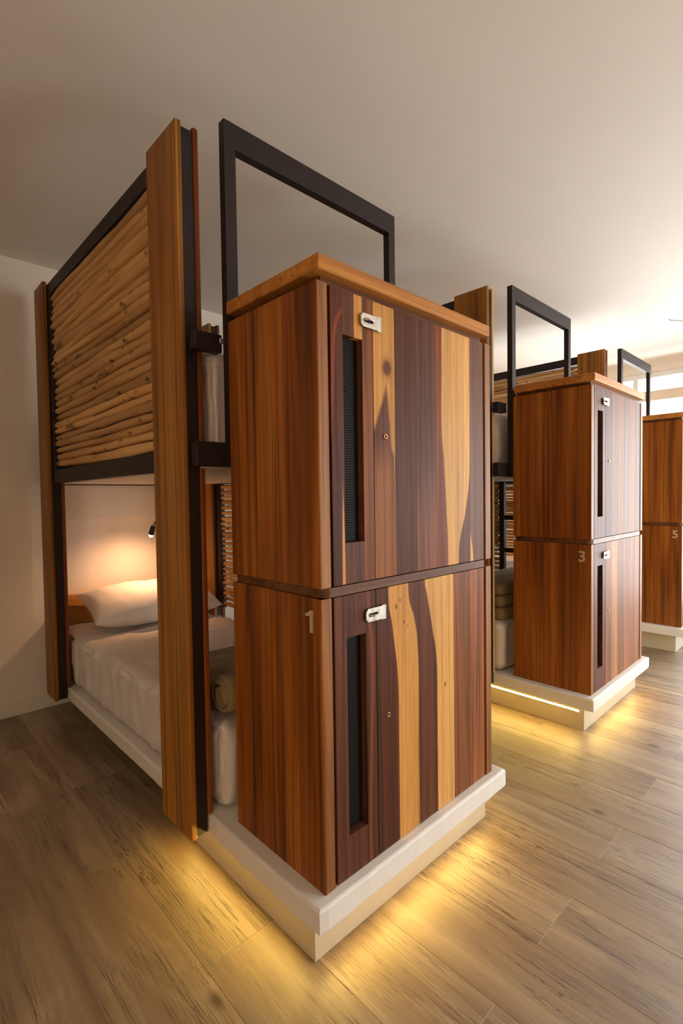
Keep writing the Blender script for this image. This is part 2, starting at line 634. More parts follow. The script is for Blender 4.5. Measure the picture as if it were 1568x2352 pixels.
GLASS = glass_mat()
xa, xb = XR + .05, XR + .10
box('window_frame', (xa, xb, WIN_Y0, WIN_Y1, WIN_Z0, WIN_Z0 + .06), FRM, win, .004, 1,
    ((xa, xb, WIN_Y0, WIN_Y1, WIN_Z1 - .06, WIN_Z1), (xa, xb, WIN_Y0, WIN_Y0 + .06, WIN_Z0, WIN_Z1), (xa, xb, WIN_Y1 - .06, WIN_Y1, WIN_Z0, WIN_Z1)))
NP = 4
for i in range(NP):
    a = WIN_Y0 + .06 + (WIN_Y1 - WIN_Y0 - .12) * i / NP
    b = WIN_Y0 + .06 + (WIN_Y1 - WIN_Y0 - .12) * (i + 1) / NP
    if i:
        box('mullion', (xa, xb, a - .025, a + .025, WIN_Z0 + .06, WIN_Z1 - .06), FRM, win, .003)
    bm = bmesh.new()
    o = origin(win)
    q = [bm.verts.new((XR + .075 - o.x, y - o.y, z - o.z)) for y, z in ((a, WIN_Z0 + .05), (b, WIN_Z0 + .05), (b, WIN_Z1 - .05), (a, WIN_Z1 - .05))]
    bm.faces.new(q)
    link('pane', mesh_of(bm, 'pane'), GLASS, win)

win2 = thing('window_2', ((W2_X0 + W2_X1) / 2, YF - .07, W2_Z0), 'tall window in the wall facing the lockers', None)
win2['kind'] = 'structure'
ya2, yb2 = YF - .10, YF - .05
box('window_frame', (W2_X0, W2_X1, ya2, yb2, W2_Z0, W2_Z0 + .06), FRM, win2, .004, 1,
    ((W2_X0, W2_X1, ya2, yb2, W2_Z1 - .06, W2_Z1), (W2_X0, W2_X0 + .06, ya2, yb2, W2_Z0, W2_Z1), (W2_X1 - .06, W2_X1, ya2, yb2, W2_Z0, W2_Z1)))
for i in range(2):
    a = W2_X0 + .06 + (W2_X1 - W2_X0 - .12) * i / 2
    b = W2_X0 + .06 + (W2_X1 - W2_X0 - .12) * (i + 1) / 2
    if i:
        box('mullion', (a - .025, a + .025, ya2, yb2, W2_Z0 + .06, W2_Z1 - .06), FRM, win2, .003)
    bm = bmesh.new()
    o = origin(win2)
    bm.faces.new([bm.verts.new((x - o.x, YF - .075 - o.y, z - o.z)) for x, z in ((a, W2_Z0 + .05), (b, W2_Z0 + .05), (b, W2_Z1 - .05), (a, W2_Z1 - .05))])
    link('pane', mesh_of(bm, 'pane'), GLASS, win2)

# ------------------------------------------------------------------ floor of separate planks
def floor_mat():
    t = NT('grey_brown_oak_plank')
    v, rnd = t.obj(31.0)
    b, s, f = grain(t, v, 'y', 1.0)
    tint = t.ramp(t.rng(rnd, 0, 1), [(0.0, lin((150, 132, 108))), (0.35, lin((166, 148, 123))), (0.7, lin((158, 136, 107))), (1.0, lin((174, 157, 133)))])
    col = t.mix(t.rng(b, 0.35, 0.65), tint, lin((134, 111, 86)))
    blot = t.noise(t.mapping(v, (5, 1.6, 5)), 1, 4, 0.6, 0.8)
    col = t.mix(t.rng(blot, 0.52, 0.72, 0, 0.6, True), col, lin((104, 84, 66)))
    col = t.mix(t.rng(blot, 0.30, 0.44, 0.5, 0, True), col, lin((186, 166, 136)))
    crack = t.noise(t.mapping(v, (34, 1.3, 34)), 1, 4, 0.65, 1.2)
    line = t.math('ABSOLUTE', t.math('SUBTRACT', crack, 0.5))
    gate = t.rng(t.noise(t.mapping(v, (4, 1.1, 4), (7, 3, 1)), 1, 2), 0.44, 0.58, 0, 1, True)
    cm = t.math('MULTIPLY', t.rng(line, 0.0, 0.028, 1, 0, True), gate)
    col = t.mix(t.math('MULTIPLY', cm, 0.85), col, lin((62, 46, 36)))
    vo = t.n('ShaderNodeTexVoronoi')
    t.put(vo.inputs['Vector'], t.mapping(v, (4.6, 2.4, 4.6)))
    vo.inputs['Scale'].default_value = 1.0
    wv = t.math('ADD', vo.outputs['Distance'], t.math('MULTIPLY', t.math('SUBTRACT', t.noise(t.mapping(v, (40, 24, 40)), 1, 2), 0.5), 0.06))
    col = t.mix(t.rng(wv, 0.02, 0.12, 0.85, 0, True), col, lin((62, 46, 36)))
    sv = t.n('ShaderNodeCombineColor')
    sh = t.math('MULTIPLY', t.rng(f, 0.25, 0.75, 0.84, 1.12), t.rng(s, 0.3, 0.7, 0.86, 1.12))
    for i in range(3):
        t.put(sv.inputs[i], sh)
    col = t.mix(1.0, col, sv.outputs[0], 'MULTIPLY')
    t.bump(t.math('SUBTRACT', t.math('ADD', s, f), t.math('MULTIPLY', cm, 2.0)), 0.18, 0.0015)
    t.b.inputs['Specular IOR Level'].default_value = 0.9
    return t.done(col, t.rng(s, 0.3, 0.7, 0.36, 0.48), 0.0)


FLOOR = floor_mat()
floor = box('floor', (XL, XR, YF, YB, -0.1, -0.0012), paint('pale_plank_joint', (214, 200, 180), .8, .05))
tag(floor, 'grey-brown oak plank floor running towards the beds', **S)
PW, PLN, PX0, PJ = 0.241, 1.21, 0.011, -0.41
cache = {}
fo = Vector(floor.location)
i0 = math.floor((XL - PX0) / PW)
i1 = math.ceil((XR - PX0) / PW)
for i in range(i0, i1):
    xa_, xb_ = max(PX0 + i * PW, XL), min(PX0 + (i + 1) * PW, XR)
    if xb_ - xa_ < 0.01:
        continue
    ph = PJ if i % 2 == 0 else PJ + PLN / 2
    j0 = math.floor((YF - ph) / PLN)
    j1 = math.ceil((YB - ph) / PLN)
    for j in range(j0, j1):
        ya_, yb_ = max(ph + j * PLN, YF), min(ph + (j + 1) * PLN, YB)
        if yb_ - ya_ < 0.02:
            continue
        w, l = round(xb_ - xa_, 4), round(yb_ - ya_, 4)
        if (w, l) not in cache:
            bm = bmesh.new()
            g = 0.0007
            add_box(bm, -w / 2 + g, w / 2 - g, -l / 2 + g, l / 2 - g, -0.0011, 0.0)
            top = [e for e in bm.edges if all(abs(vv.co.z) < 1e-6 for vv in e.verts)]
            bmesh.ops.bevel(bm, geom=top, offset=0.0005, segments=1, affect='EDGES')
            cache[(w, l)] = mesh_of(bm, 'plank')
        p = link('plank', cache[(w, l)], FLOOR, floor)
        p.location = Vector(((xa_ + xb_) / 2, (ya_ + yb_) / 2, 0)) - fo

# ------------------------------------------------------------------ bunk units
PITCH_X = 1.913
WHO = ('1', '3', '5')
ORD = ('nearest', 'middle', 'farthest')

# shared branch meshes, along Y, centred
STICKS = []


def stick_mesh(L, seed, r):
    rnd = random.Random(seed)
    bm = bmesh.new()
    N = 14
    pts, rad = [], []
    ph1, ph2 = rnd.uniform(0, 6), rnd.uniform(0, 6)
    am = rnd.uniform(0.002, 0.006)
    taper = rnd.uniform(-0.16, 0.16)
    for i in range(N + 1):
        s = i / N
        y = (s - 0.5) * L
        pts.append((am * math.sin(ph2 + s * 5), y, am * math.sin(ph1 + s * rnd.uniform(5.0, 6.0))))
        q = r * (1 + taper * (s - 0.5) * 2 + 0.09 * math.sin(ph2 * 3 + s * 17) + rnd.uniform(-.06, .06))
        if i in (0, N):
            q *= 0.72
        rad.append(q)
    tube(bm, pts, rad, 8)
    return mesh_of(bm, 'stick', True)


LONG = [(r_, stick_mesh(1.40, 40 + k, r_)) for k, r_ in enumerate((0.0175, 0.019, 0.0205, 0.0185, 0.0215, 0.0200, 0.0225, 0.018))]
SHORT = [(r_, stick_mesh(1.06, 80 + k, r_)) for k, r_ in enumerate((0.014, 0.0165, 0.018, 0.0155, 0.0175, 0.015))]


def stack(root, meshes, x, yc, z0, z1, seed, tight=1.0):
    rnd = random.Random(seed)
    o = origin(root)
    seq, tot = [], 0
    while tot < (z1 - z0):
        r_, me = rnd.choice(meshes)
        seq.append((r_, me))
        tot += 2 * r_ * tight
    k = (z1 - z0) / tot
    z = z0
    for r_, me in seq:
        d = 2 * r_ * tight * k
        st = link('stick', me, STICK, root)
        st.location = Vector((x + rnd.uniform(-.004, .004), yc, z + d / 2)) - o
        st.rotation_euler = (rnd.uniform(-.0035, .0035), rnd.uniform(0, 0.0), 0)
        st.scale = (1, rnd.choice((1, -1)), 1)
        z += d


def numeral(ch, x, yc, zc, h, root):
    """raised steel numeral on the face that looks to -X"""
    if ch == '1':
        o = origin(root)
        bm = bmesh.new()
        w = h * .20
        # outline read from -X: right is -Y
        prof = [(w * 1.1, -h / 2), (w * 1.1, h / 2), (w * .25, h / 2), (-w * .55, h * .37), (-w * 1.35, h * .33), (-w * 1.35, h * .20), (w * .1, h * .24), (w * .1, -h / 2)]
        A = [bm.verts.new(Vector((x - .0028, yc - a, zc + b)) - o) for a, b in prof]
        B = [bm.verts.new(Vector((x - .0001, yc - a, zc + b)) - o) for a, b in prof]
        bm.faces.new(A)
        bm.faces.new(B[::-1])
        for i in range(len(prof)):
            j = (i + 1) % len(prof)
            bm.faces.new((A[i], A[j], B[j], B[i]))
        n = link('numeral', mesh_of(bm, 'numeral'), NUM, root)
        n['label'] = 'steel numeral 1'
        return n
    cu = bpy.data.curves.new('numeral', 'FONT')
    cu.body = ch
    cu.size = 1.0
    cu.align_x = 'CENTER'
    cu.extrude = 0.012
    cu.offset = 0.018
    ob = bpy.data.objects.new('numeral_tmp', cu)
    COL.objects.link(ob)
    dg = bpy.context.evaluated_depsgraph_get()
    me = bpy.data.meshes.new_from_object(ob.evaluated_get(dg))
    bpy.data.objects.remove(ob)
    ys = [v.co.y for v in me.vertices]
    xs = [v.co.x for v in me.vertices]
    s = h / (max(ys) - min(ys))
    cx, cy = (max(xs) + min(xs)) / 2, (max(ys) + min(ys)) / 2
    o = origin(root)
    for v in me.vertices:
        a, b, c = (v.co.x - cx) * s, (v.co.y - cy) * s, v.co.z * 0.12
        v.co = Vector((x - 0.0012 - c, yc - a, zc + b)) - o      # text runs towards -Y seen from -X
    me.update()
    me.materials.clear()
    bmm = bmesh.new()
    bmm.from_mesh(me)
    bmesh.ops.recalc_face_normals(bmm, faces=bmm.faces)
    bmm.to_mesh(me)
    bmm.free()
    n = link('numeral', me, NUM, root)
    n['label'] = 'steel numeral ' + ch
    return n


def hasp(door, panel, X, x0, x1, z0, z1, yf):
    o = origin(door)
    bm = bmesh.new()
    c = 0.009
    prof = [(x0 + c, z0), (x1 - .018, z0), (x1 - .018, z0 - .002), (x1, z0 - .002), (x1, z1 + .002), (x1 - .018, z1 + .002), (x1 - .018, z1), (x0 + c, z1), (x0, z1 - c), (x0, z0 + c)]
    ya, yb = yf - 0.009, yf - 0.0065
    A = [bm.verts.new((X + a - o.x, ya - o.y, b - o.z)) for a, b in prof]
    B = [bm.verts.new((X + a - o.x, yb - o.y, b - o.z)) for a, b in prof]
    bm.faces.new(A)
    bm.faces.new(B[::-1])
    for i in range(len(prof)):
        j = (i + 1) % len(prof)
        bm.faces.new((A[i], A[j], B[j], B[i]))
    # knuckle and mounting leaf at the hinge end
    add_box(bm, X + x1 - .012 - o.x, X + x1 - o.x, yf - .0065 - o.y, yf - o.y, z0 + .001 - o.z, z1 - .001 - o.z)
    tube(bm, [(X + x1 - .002 - o.x, yf - .006 - o.y, z0 + .002 - o.z), (X + x1 - .002 - o.x, yf - .006 - o.y, z1 - .002 - o.z)], 0.0035, 8)
    h = link('hasp', mesh_of(bm, 'hasp'), HASP, door)
    h['label'] = 'galvanised steel hasp plate'
    # slot in the plate and staple standing through it
    box('hasp_slot', (X + x0 + .012, X + x0 + .050, yf - .0094, yf - .0088, (z0 + z1) / 2 - .0055, (z0 + z1) / 2 + .0055), DARK, door)
    o = origin(panel)
    bm = bmesh.new()
    zc = (z0 + z1) / 2
    pts = [(X + x0 + .014, yf, zc), (X + x0 + .014, yf - .012, zc), (X + x0 + .019, yf - .019, zc), (X + x0 + .031, yf - .021, zc), (X + x0 + .043, yf - .019, zc), (X + x0 + .048, yf - .012, zc), (X + x0 + .048, yf, zc)]
    tube(bm, [Vector(p) - o for p in pts], 0.003, 8)
    link('staple', mesh_of(bm, 'staple', True), HASP, panel)


def locker(k, upper, door_m, vent_m):
    X = k * PITCH_X
    z0, z1 = (1.051, 1.873) if upper else (0.21, 1.023)
    y0, y1 = -0.043, 0.398
    lab = UP_LABEL[k] if upper else LOW_LABEL[k]
    root = thing('locker', (X + .445, .18, z0), lab, 'locker', 'lockers at the feet of the bunk beds')
    box('side_panel', (X + .005, X + .038, y0 + .001, y1, z0, z1), TEAK, root, .0012)
    box('panel_edge', (X + .006, X + .0438, y0, y0 + .030, z0, z1), EDGEW, root, .002)['label'] = 'paler solid wood edging of the side panel'
    box('side_panel', (X + .846, X + .884, y0, y1, z0, z1), EDGEW, root, .0015)
    box('carcass', (X + .0445, X + .8455, -0.016, y1 - .002, z0 + .001, z1), DARK, root)
    # fixed vent panel: four rails round the slot
    s0, s1 = (1.169, 1.749) if upper else (0.331, 0.90)
    yf, yb = y0 + .002, -0.018
    vp = box('vent_panel', (X + .054, X + .100, yf, yb, z0 + .002, z1 - .002), vent_m, root, 0, 1,
             ((X + .178, X + .2215, yf, yb, z0 + .002, z1 - .002), (X + .100, X + .178, yf, yb, s1, z1 - .002), (X + .100, X + .178, yf, yb, z0 + .002, s0)))
    sc_ = box('screen', (X + .098, X + .180, -0.0176, -0.0165, s0 - .002, s1 + .002), SCREEN, vp)
    sc_['label'] = 'black perforated metal screen'
    # door of glued boards
    splits = (.2245, .3205, .4255, .5330, .7420, .8345) if upper else (.2245, .3245, .4265, .5285, .6295, .7290, .8345)
    dr = box('door', (X + .2245, X + .8345, -0.030, -0.018, z0 + .002, z1 - .002), door_m, root)
    me0 = None
    for a, b in zip(splits, splits[1:]):
        box('board', (X + a + .0001, X + b - .0001, yf - .002 + .002, -0.0301, z0 + .002, z1 - .002), door_m, dr, .0006)
    if upper:
        hasp(dr, vp, X, .166, .253, 1.785, 1.824, yf)
        kx, kz = .274, 1.479
    else:
        hasp(dr, vp, X, .172, .259, .932, .971, yf)
        kx, kz = .273, .628
    bm = bmesh.new()
    o = origin(dr)
    torus(bm, Vector((X + kx, yf - .001, kz)) - o, .0062, .0022)
    link('lock_ring', mesh_of(bm, 'lock_ring', True), BRASS, dr)
    bm = bmesh.new()
    tube(bm, [Vector((X + kx, yf - .0008, kz)) - o, Vector((X + kx, yf + .002, kz)) - o], .005, 10)
    link('keyhole', mesh_of(bm, 'keyhole'), DARK, dr)
    if upper:
        box('neck', (X + .03, X + .835, -0.030, y1 - .01, z1, 1.891), DARK if False else SLABW, root)
        box('cap', (X - .008, X + .846, -0.065, .384, 1.891, 1.931), TEAK_X, root, .003)['label'] = 'thick overhanging wooden cap board'
    else:
        # spacer slab with a rounded corner between the two lockers
        o = origin(root)
        bm = bmesh.new()
        ax, bx, ay, by, rr_ = X + .016, X + .836, -0.041, y1 - .01, .03
        prof = [(ax, by), (bx, by), (bx, ay)]
        for i in range(7):
            a = math.pi / 2 * i / 6
            prof.append((ax + rr_ - rr_ * math.sin(a), ay + rr_ - rr_ * math.cos(a)))
        lo = [bm.verts.new((p[0] - o.x, p[1] - o.y, 1.024 - o.z)) for p in prof]
        hi = [bm.verts.new((p[0] - o.x, p[1] - o.y, 1.050 - o.z)) for p in prof]
        bm.faces.new(lo[::-1])
        bm.faces.new(hi)
        for i in range(len(prof)):
            j = (i + 1) % len(prof)
            bm.faces.new((lo[i], lo[j], hi[j], hi[i]))
        link('spacer', mesh_of(bm, 'spacer'), SLABW, root)
        numeral(WHO[k], X + .005, .005, .9585, .062, root)
    return root


UP_LABEL = ('upper locker nearest the camera, with pale knotty board, wooden cap and wide dark stripes',
            'capped upper locker of the middle pair, window sheen on its door',
            'capped upper locker at the right edge, beside the bright window')
LOW_LABEL = ('lower locker nearest the camera, marked with a steel one, boldly striped door',
             'lower locker of the middle pair, marked with a steel three',
             'lower locker at the right edge, marked with a steel five')
OFF_U = (.445, .18, 1.051)
OFF_L = (.445, .18, 0.21)


def upper_door(name, off, seed, sx=0.0, extra=upper_extra):
    ueL = [(1.05, .601), (1.259, .590), (1.412, .579), (1.563, .566), (1.88, .570)]
    ueR = [(1.05, .667), (1.236, .709), (1.378, .738), (1.45, .742), (1.88, .742)]
    return door_mat(name, 1.04, 1.88, SAP, [
        ([(0, .3205)], DK, .0005), ([(0, .4255)], PUR, .0005), ([(0, .533)], RED, .004),
        (ueL, SAP2, .003), (ueR, DK2, .004),
        ([(1.05, .741), (1.20, .7421), (1.88, .7421)], SAP2, .001), ([(1.05, .761), (1.20, .7425), (1.88, .7425)], GREY, .0015)],
        off, extra, seed)


def lower_door(name, off, seed, extra=lower_extra):
    e1 = [(.21, .3245), (.62, .3245), (.738, .321), (.827, .309), (.901, .298), (1.02, .280)]
    e2 = [(.21, .4265), (.70, .4265), (.80, .424), (.906, .405), (1.02, .376)]
    e3 = [(.21, .5285), (.69, .5285), (.744, .525), (.837, .507), (.978, .473), (1.02, .464)]
    return door_mat(name, .20, 1.03, DK, [
        (e1, SAP, .003), (e2, DK2, .004), (e3, SAP2, .003), ([(0, .6295)], MID, .0006), ([(0, .729)], MID2, .004)],
        off, extra, seed)


def vent_upper(name, off, seed):
    def ex(t, X, Z, xw, col, tone, v):
        streak = t.curve(Z, [(1.05, .02), (1.60, .058), (1.72, .063), (1.77, .073), (1.81, .092), (1.87, .12)], 1.04, 1.88)
        m = t.rng(t.math('ABSOLUTE', t.math('SUBTRACT', xw, streak)), .003, .009, .75, 0, True)
        col = t.mix(t.math('MULTIPLY', m, t.math('LESS_THAN', X, .099)), col, lin((140, 66, 34)))
        pale = t.math('MULTIPLY', t.math('GREATER_THAN', Z, 1.5), t.math('MULTIPLY', t.math('GREATER_THAN', xw, .146), t.math('LESS_THAN', X, .178)))
        col = t.mix(pale, col, tone(SAP))
        w = t.curve(Z, [(1.05, .012), (1.17, .010), (1.36, 0.0), (1.88, -.004)], 1.04, 1.88)
        thin = t.math('LESS_THAN', t.math('ABSOLUTE', t.math('SUBTRACT', X, .0935)), t.math('MULTIPLY', w, .5))
        return t.mix(thin, col, tone(SAP))
    return door_mat(name, 1.04, 1.88, DK, [([(0, .0995)], (98, 62, 44), .0006), ([(0, .178)], (132, 80, 48), .0006)], off, ex, seed)


def vent_lower(name, off, seed):
    def ex(t, X, Z, xw, col, tone, v):
        streak = t.curve(Z, [(.21, .19), (.60, .198), (.80, .205), (1.02, .19)], .2, 1.03)
        m = t.rng(t.math('ABSOLUTE', t.math('SUBTRACT', xw, streak)), .003, .010, .6, 0, True)
        return t.mix(t.math('MULTIPLY', m, t.math('GREATER_THAN', X, .178)), col, lin((142, 78, 46)))
    return door_mat(name, .2, 1.03, (104, 62, 44), [([(0, .0995)], (98, 58, 42), .0006), ([(0, .178)], (88, 52, 38), .0006)], off, ex, seed)


def cross_door(name, z0, z1, off, seed, cols):
    xs = (.3205, .4255, .533, .6295, .742)
    return door_mat(name, z0, z1, cols[0], [([(0, x)], c, .004) for x, c in zip(xs, cols[1:])], off, None, seed, 0.52, 0.2)


DM = [
    (upper_door('striped_door_upper_near', OFF_U, 0.0), vent_upper('vent_panel_upper_near', OFF_U, .3),
     lower_door('striped_door_lower_near', OFF_L, 1.3), vent_lower('vent_panel_lower_near', OFF_L, 2.1)),
    (cross_door('door_upper_middle', 1.04, 1.88, OFF_U, 4.1, (DK2, GREY, MID, GREY, MID, GREY)), vent_lower('vent_panel_upper_middle', OFF_U, 5.1),
     cross_door('door_lower_middle', .2, 1.03, OFF_L, 6.3, (MID, (176, 122, 74), MID, MID2, MID, MID2)), vent_lower('vent_panel_lower_middle', OFF_L, 7.1)),
]
DM.append((DM[1][2], DM[1][3], DM[1][0], DM[1][1]))


# --- cloth displacement
def nz(p, sx, sy, sz, seed=0.0):
    return mnoise.noise(Vector((p.x * sx + seed, p.y * sy + seed * 1.3, p.z * sz - seed)))


def sheet_disp(seed, amp=1.0):
    def f(p, n):
        d = 0.0
        if abs(n.z) < 0.7:                      # sides: hanging folds, deeper towards the hem
            d += 0.010 * nz(p, 1, 7, 1.2, seed) + 0.007 * nz(p, 9, 15, 1.5, seed + 3)
            a = 1 - abs(nz(p, 10, 10, 1.6, seed + 9)) * 3.4
            d += 0.009 * max(0, a)
            a = 1 - abs(nz(p, 14, 22, 3.0, seed + 13)) * 6
            d += 0.005 * max(0, a)
            d -= 0.009
        if n.z > 0.2:
            w = Vector((p.x * 0.8 + p.y * 0.35, p.y * 1.0 - p.x * 0.3, p.z))
            d += 0.010 * nz(w, 2.2, 4.5, 1, seed + 1) + 0.005 * nz(w, 5, 13, 1, seed + 5)
            a = 1 - abs(nz(w, 3.0, 8.0, 1, seed + 6)) * 4.5
            d += 0.008 * max(0, a)
            a = 1 - abs(nz(w, 4.0, 17.0, 1, seed + 16)) * 7
            d += 0.004 * max(0, a)
        return d * amp * 1.5
    return f


def mattress(k, upper):
    X = k * PITCH_X
    if upper:
        b = (X - .012, X + .872, .490, 2.38, 1.434, 1.800)
        lab = ('white sheeted mattress on the upper berth of the nearest bunk bed', 'white sheeted mattress on the upper berth of the middle bunk bed',
               'white sheeted mattress on the upper berth of the farthest bunk bed')[k]
    else:
        b = (X - .018, X + .872, .456, 2.40, .216, .508)
        lab = ('white sheeted mattress below the lit reading lamp, lower berth of the nearest bunk', 'white sheeted mattress on the lower berth of the middle bunk bed',
               'white sheeted mattress on the lower berth of the farthest bunk bed')[k]
    div = (70, 150, 30) if k == 0 else (24, 50, 10)
    return tag(rbox('mattress', b, .055, div, SHEET, sheet_disp(3.7 * k + (11 if upper else 0), 1.0)), lab, 'mattress', 'mattresses on the bunk beds')


def pillow(k, upper):
    X = k * PITCH_X
    N, Mm = 34, 24
    L, W, H = .80, .46, .205
    bm = bmesh.new()
    grid = {}
    for side in (1, -1):
        for i in range(N + 1):
            for j in range(Mm + 1):
                u, v = i / N * 2 - 1, j / Mm * 2 - 1
                e = max(0.0, (1 - abs(u) ** 3.2)) ** .55 * max(0.0, (1 - abs(v) ** 3.0)) ** .55
                pin = 1 - 0.10 * (1 - abs(u)) * abs(v) ** 2 * 0.6
                pinx = 1 - 0.06 * (1 - abs(v)) * abs(u) ** 2
                x, y = u * L / 2 * pinx, v * W / 2 * pin
                z = side * H / 2 * e
                p = Vector((x + k, y, z))
                wr = 0.010 * nz(p, 9, 5, 2, 2 + k) + .006 * nz(p, 26, 8, 2, 5)
                z += side * wr * min(1, e * 1.4)
                if i in (0, N) or j in (0, Mm):
                    if side == 1:
                        grid[(i, j, 1)] = grid[(i, j, -1)] = bm.verts.new((x, y, 0))
                else:
                    grid[(i, j, side)] = bm.verts.new((x, y, z))
    for side in (1, -1):
        for i in range(N):
            for j in range(Mm):
                q = [grid[(i, j, side)], grid[(i + 1, j, side)], grid[(i + 1, j + 1, side)], grid[(i, j + 1, side)]]
                bm.faces.new(q if side == 1 else q[::-1])
    o = link('pillow', mesh_of(bm, 'pillow', True), PILLOW)
    o.location = (X + .475, 2.175, (1.86 if upper else .640))
    o.rotation_euler = (R(14), R(0), R(-3))
    lab = ('plump white pillow under the lit reading lamp', 'white pillow on the lower berth of the middle bunk bed', 'white pillow on the lower berth of the farthest bunk bed')[k]
    return tag(o, lab, 'pillow', 'pillows on the lower berths')


def blanket(k):
    X = k * PITCH_X
    lab = ('khaki blanket with coiled roll end at the foot of the nearest bed', 'khaki folded blanket at the foot of the middle bed',
           'khaki folded blanket at the foot of the farthest bed')[k]
    root = thing('blanket', (X + .44, .70, .52), lab, 'blanket', 'khaki blankets on the lower berths')
    o = origin(root)
    if k:
        for i, (za, zb, yb) in enumerate(((.520, .600, .86), (.598, .672, .85), (.670, .742, .84))):
            rbox('folded_layer', (X + .02, X + .86, .475 + .006 * i, yb, za, zb), .032, (24, 16, 6), BLANKET, lambda p, n_, i=i: .010 * nz(p, 4, 7, 3, 7 + k + i) + .005 * nz(p, 12, 20, 5, i), root)
        return root
    # spiral roll
    bm = bmesh.new()
    yc, zc = .528, .600
    th = .0075
    prof = []
    T = 2.6
    n = 60
    for i in range(n + 1):
        a = i / n * T * 2 * math.pi
        r_ = .012 + (.070 - .012) * i / n
        prof.append((a, r_))
    nx = 24
    outer, inner = [], []
    for ix in range(nx + 1):
        x = X + .02 + .85 * ix / nx
        ro, ri = [], []
        for a, r_ in prof:
            wob = 1 + .10 * nz(Vector((x, a * .5, r_ * 9)), 6, 1.2, 1, 4 + k) if ix else 1 + .08 * math.sin(a * 1.3)
            for lst, d in ((ro, th), (ri, -th)):
                q = r_ * wob + d
                yy = yc - q * math.cos(a - 2.2) * 1.0
                zz = zc + q * math.sin(a - 2.2) * .92
                lst.append(bm.verts.new((x - o.x, yy - o.y, max(zz, .524) - o.z)))
        outer.append(ro)
        inner.append(ri)
    for ix in range(nx):
        for i in range(n):
            bm.faces.new((outer[ix][i], outer[ix][i + 1], outer[ix + 1][i + 1], outer[ix + 1][i]))
            bm.faces.new((inner[ix][i], inner[ix + 1][i], inner[ix + 1][i + 1], inner[ix][i + 1]))
        for i in (0, n):
            bm.faces.new((outer[ix][i], outer[ix + 1][i], inner[ix + 1][i], inner[ix][i]))
    for ix in (0, nx):
        for i in range(n):
            bm.faces.new((outer[ix][i], inner[ix][i], inner[ix][i + 1], outer[ix][i + 1]))
    link('roll', mesh_of(bm, 'roll', True), BLANKET, root)

    def d(p, n_):
        return .012 * nz(p, 3, 6, 2, 7 + k) + .006 * nz(p, 8, 20, 3, 2) + (.006 * math.sin(p.z * 260) if abs(n_.z) < .6 else 0)
    top = .615
    rbox('folded_layer', (X + .03, X + .86, .585, 1.00, .522, top), .03, (30, 30, 8), BLANKET, d, root)
    return root


def bunk(k):
    X = k * PITCH_X
    root = thing('bunk_bed', (X + .43, 1.35, .15), BUNK_LABEL[k], 'bunk bed', 'bunk beds in a row')
    W2 = POSTR if k == 0 else (POSTL if k == 1 else POSTR)
    B = lambda n, b, m, bev=.002, seg=1: box(n, (X + b[0], X + b[1]) + tuple(b[2:]), m, root, bev, seg)
    for (ya, yb, zb) in ((.494, .720, .152), (2.127, 2.311, .152)):
        B('post_plank', (-.115, -.0935, ya, yb, zb, 2.521), POSTW, .003)
        B('steel_post', (-.093, -.0525, ya + .006, yb - .006, zb + .004, 2.508), STEEL)
        B('post_plank', (-.052, -.031, ya + .004, yb, .2125, 2.524), W2, .006, 2)
    # right hand head post
    B('post_plank', (.904, .9255, 2.127, 2.311, .2125, 2.521), POSTW, .003)
    B('steel_post', (.926, .9665, 2.133, 2.305, .152, 2.508), STEEL)
    B('post_plank', (.967, .989, 2.127, 2.311, .152, 2.521), POSTR, .003)
    # steel frame of the side panels
    B('top_rail', (-.092, -.0525, .715, 2.132, 2.437, 2.506), STEEL)
    B('bed_rail', (-.092, -.0525, .715, 2.132, 1.397, 1.472), STEEL)
    B('steel_upright', (-.091, -.0535, 2.072, 2.126, 1.472, 2.437), STEEL)
    B('bed_rail', (.926, .9665, .434, 2.132, 1.397, 1.472), STEEL)
    B('steel_upright', (.928, .9645, 2.062, 2.128, .53, 1.397), STEEL)
    # foot rail and latch arm between post and guard frame
    B('foot_rail', (-.093, .905, .436, .475, 1.405, 1.486), STEEL)
    B('foot_rail', (.905, .926, .436, .475, 1.405, 1.470), STEEL)
    B('latch_arm', (-.090, .008, .440, .478, 1.784, 1.842), STEEL)
    B('latch', (-.004, .030, .4325, .4395, 1.812, 1.830), HASP, .002)
    B('head_rail', (-.05, .926, 2.405, 2.44, 1.3975, 1.434), STEEL)
    dk = B('berth_deck', (-.050, .924, .478, 2.402, 1.402, 1.430), TRIMM)
    dk['label'] = 'pale underside of the upper berth'
    # guard frame over the lockers
    o = origin(root)
    bm = bmesh.new()
    y0_, y1_ = .402, .4335
    for q in ((.008, .050, 1.405, 2.528), (.819, .858, 1.405, 2.528), (.050, .819, 2.446, 2.528)):
        add_box(bm, X + q[0] - o.x, X + q[1] - o.x, y0_ - o.y, y1_ - o.y, q[2] - o.z, q[3] - o.z)
    g = link('guard_frame', mesh_of(bm, 'guard_frame'), STEEL, root)
    g['label'] = 'dark steel guard frame rising above the lockers'
    # ladder on the far side
    for yy in (.955, .480):
        B('ladder_stile', (.928, .9645, yy, yy + .042, .2125, 1.397), STEEL)
    for i in range(4):
        B('ladder_rung', (.930, .9625, .522, .955, .31 + .262 * i, .345 + .262 * i), STEEL)
    stack(root, LONG, X - .0725, 1.395, 1.478, 2.434, 5 + k)
    stack(root, SHORT, X + .946, 1.530, .545, 1.392, 55 + k, 1.12)
    return root


BUNK_LABEL = ('nearest bunk bed with stick-railed upper berth and tall wooden posts',
              'middle bunk bed with stick side panel and pale-edged wooden post',
              'farthest bunk bed with stick side panel, next to the bright window')


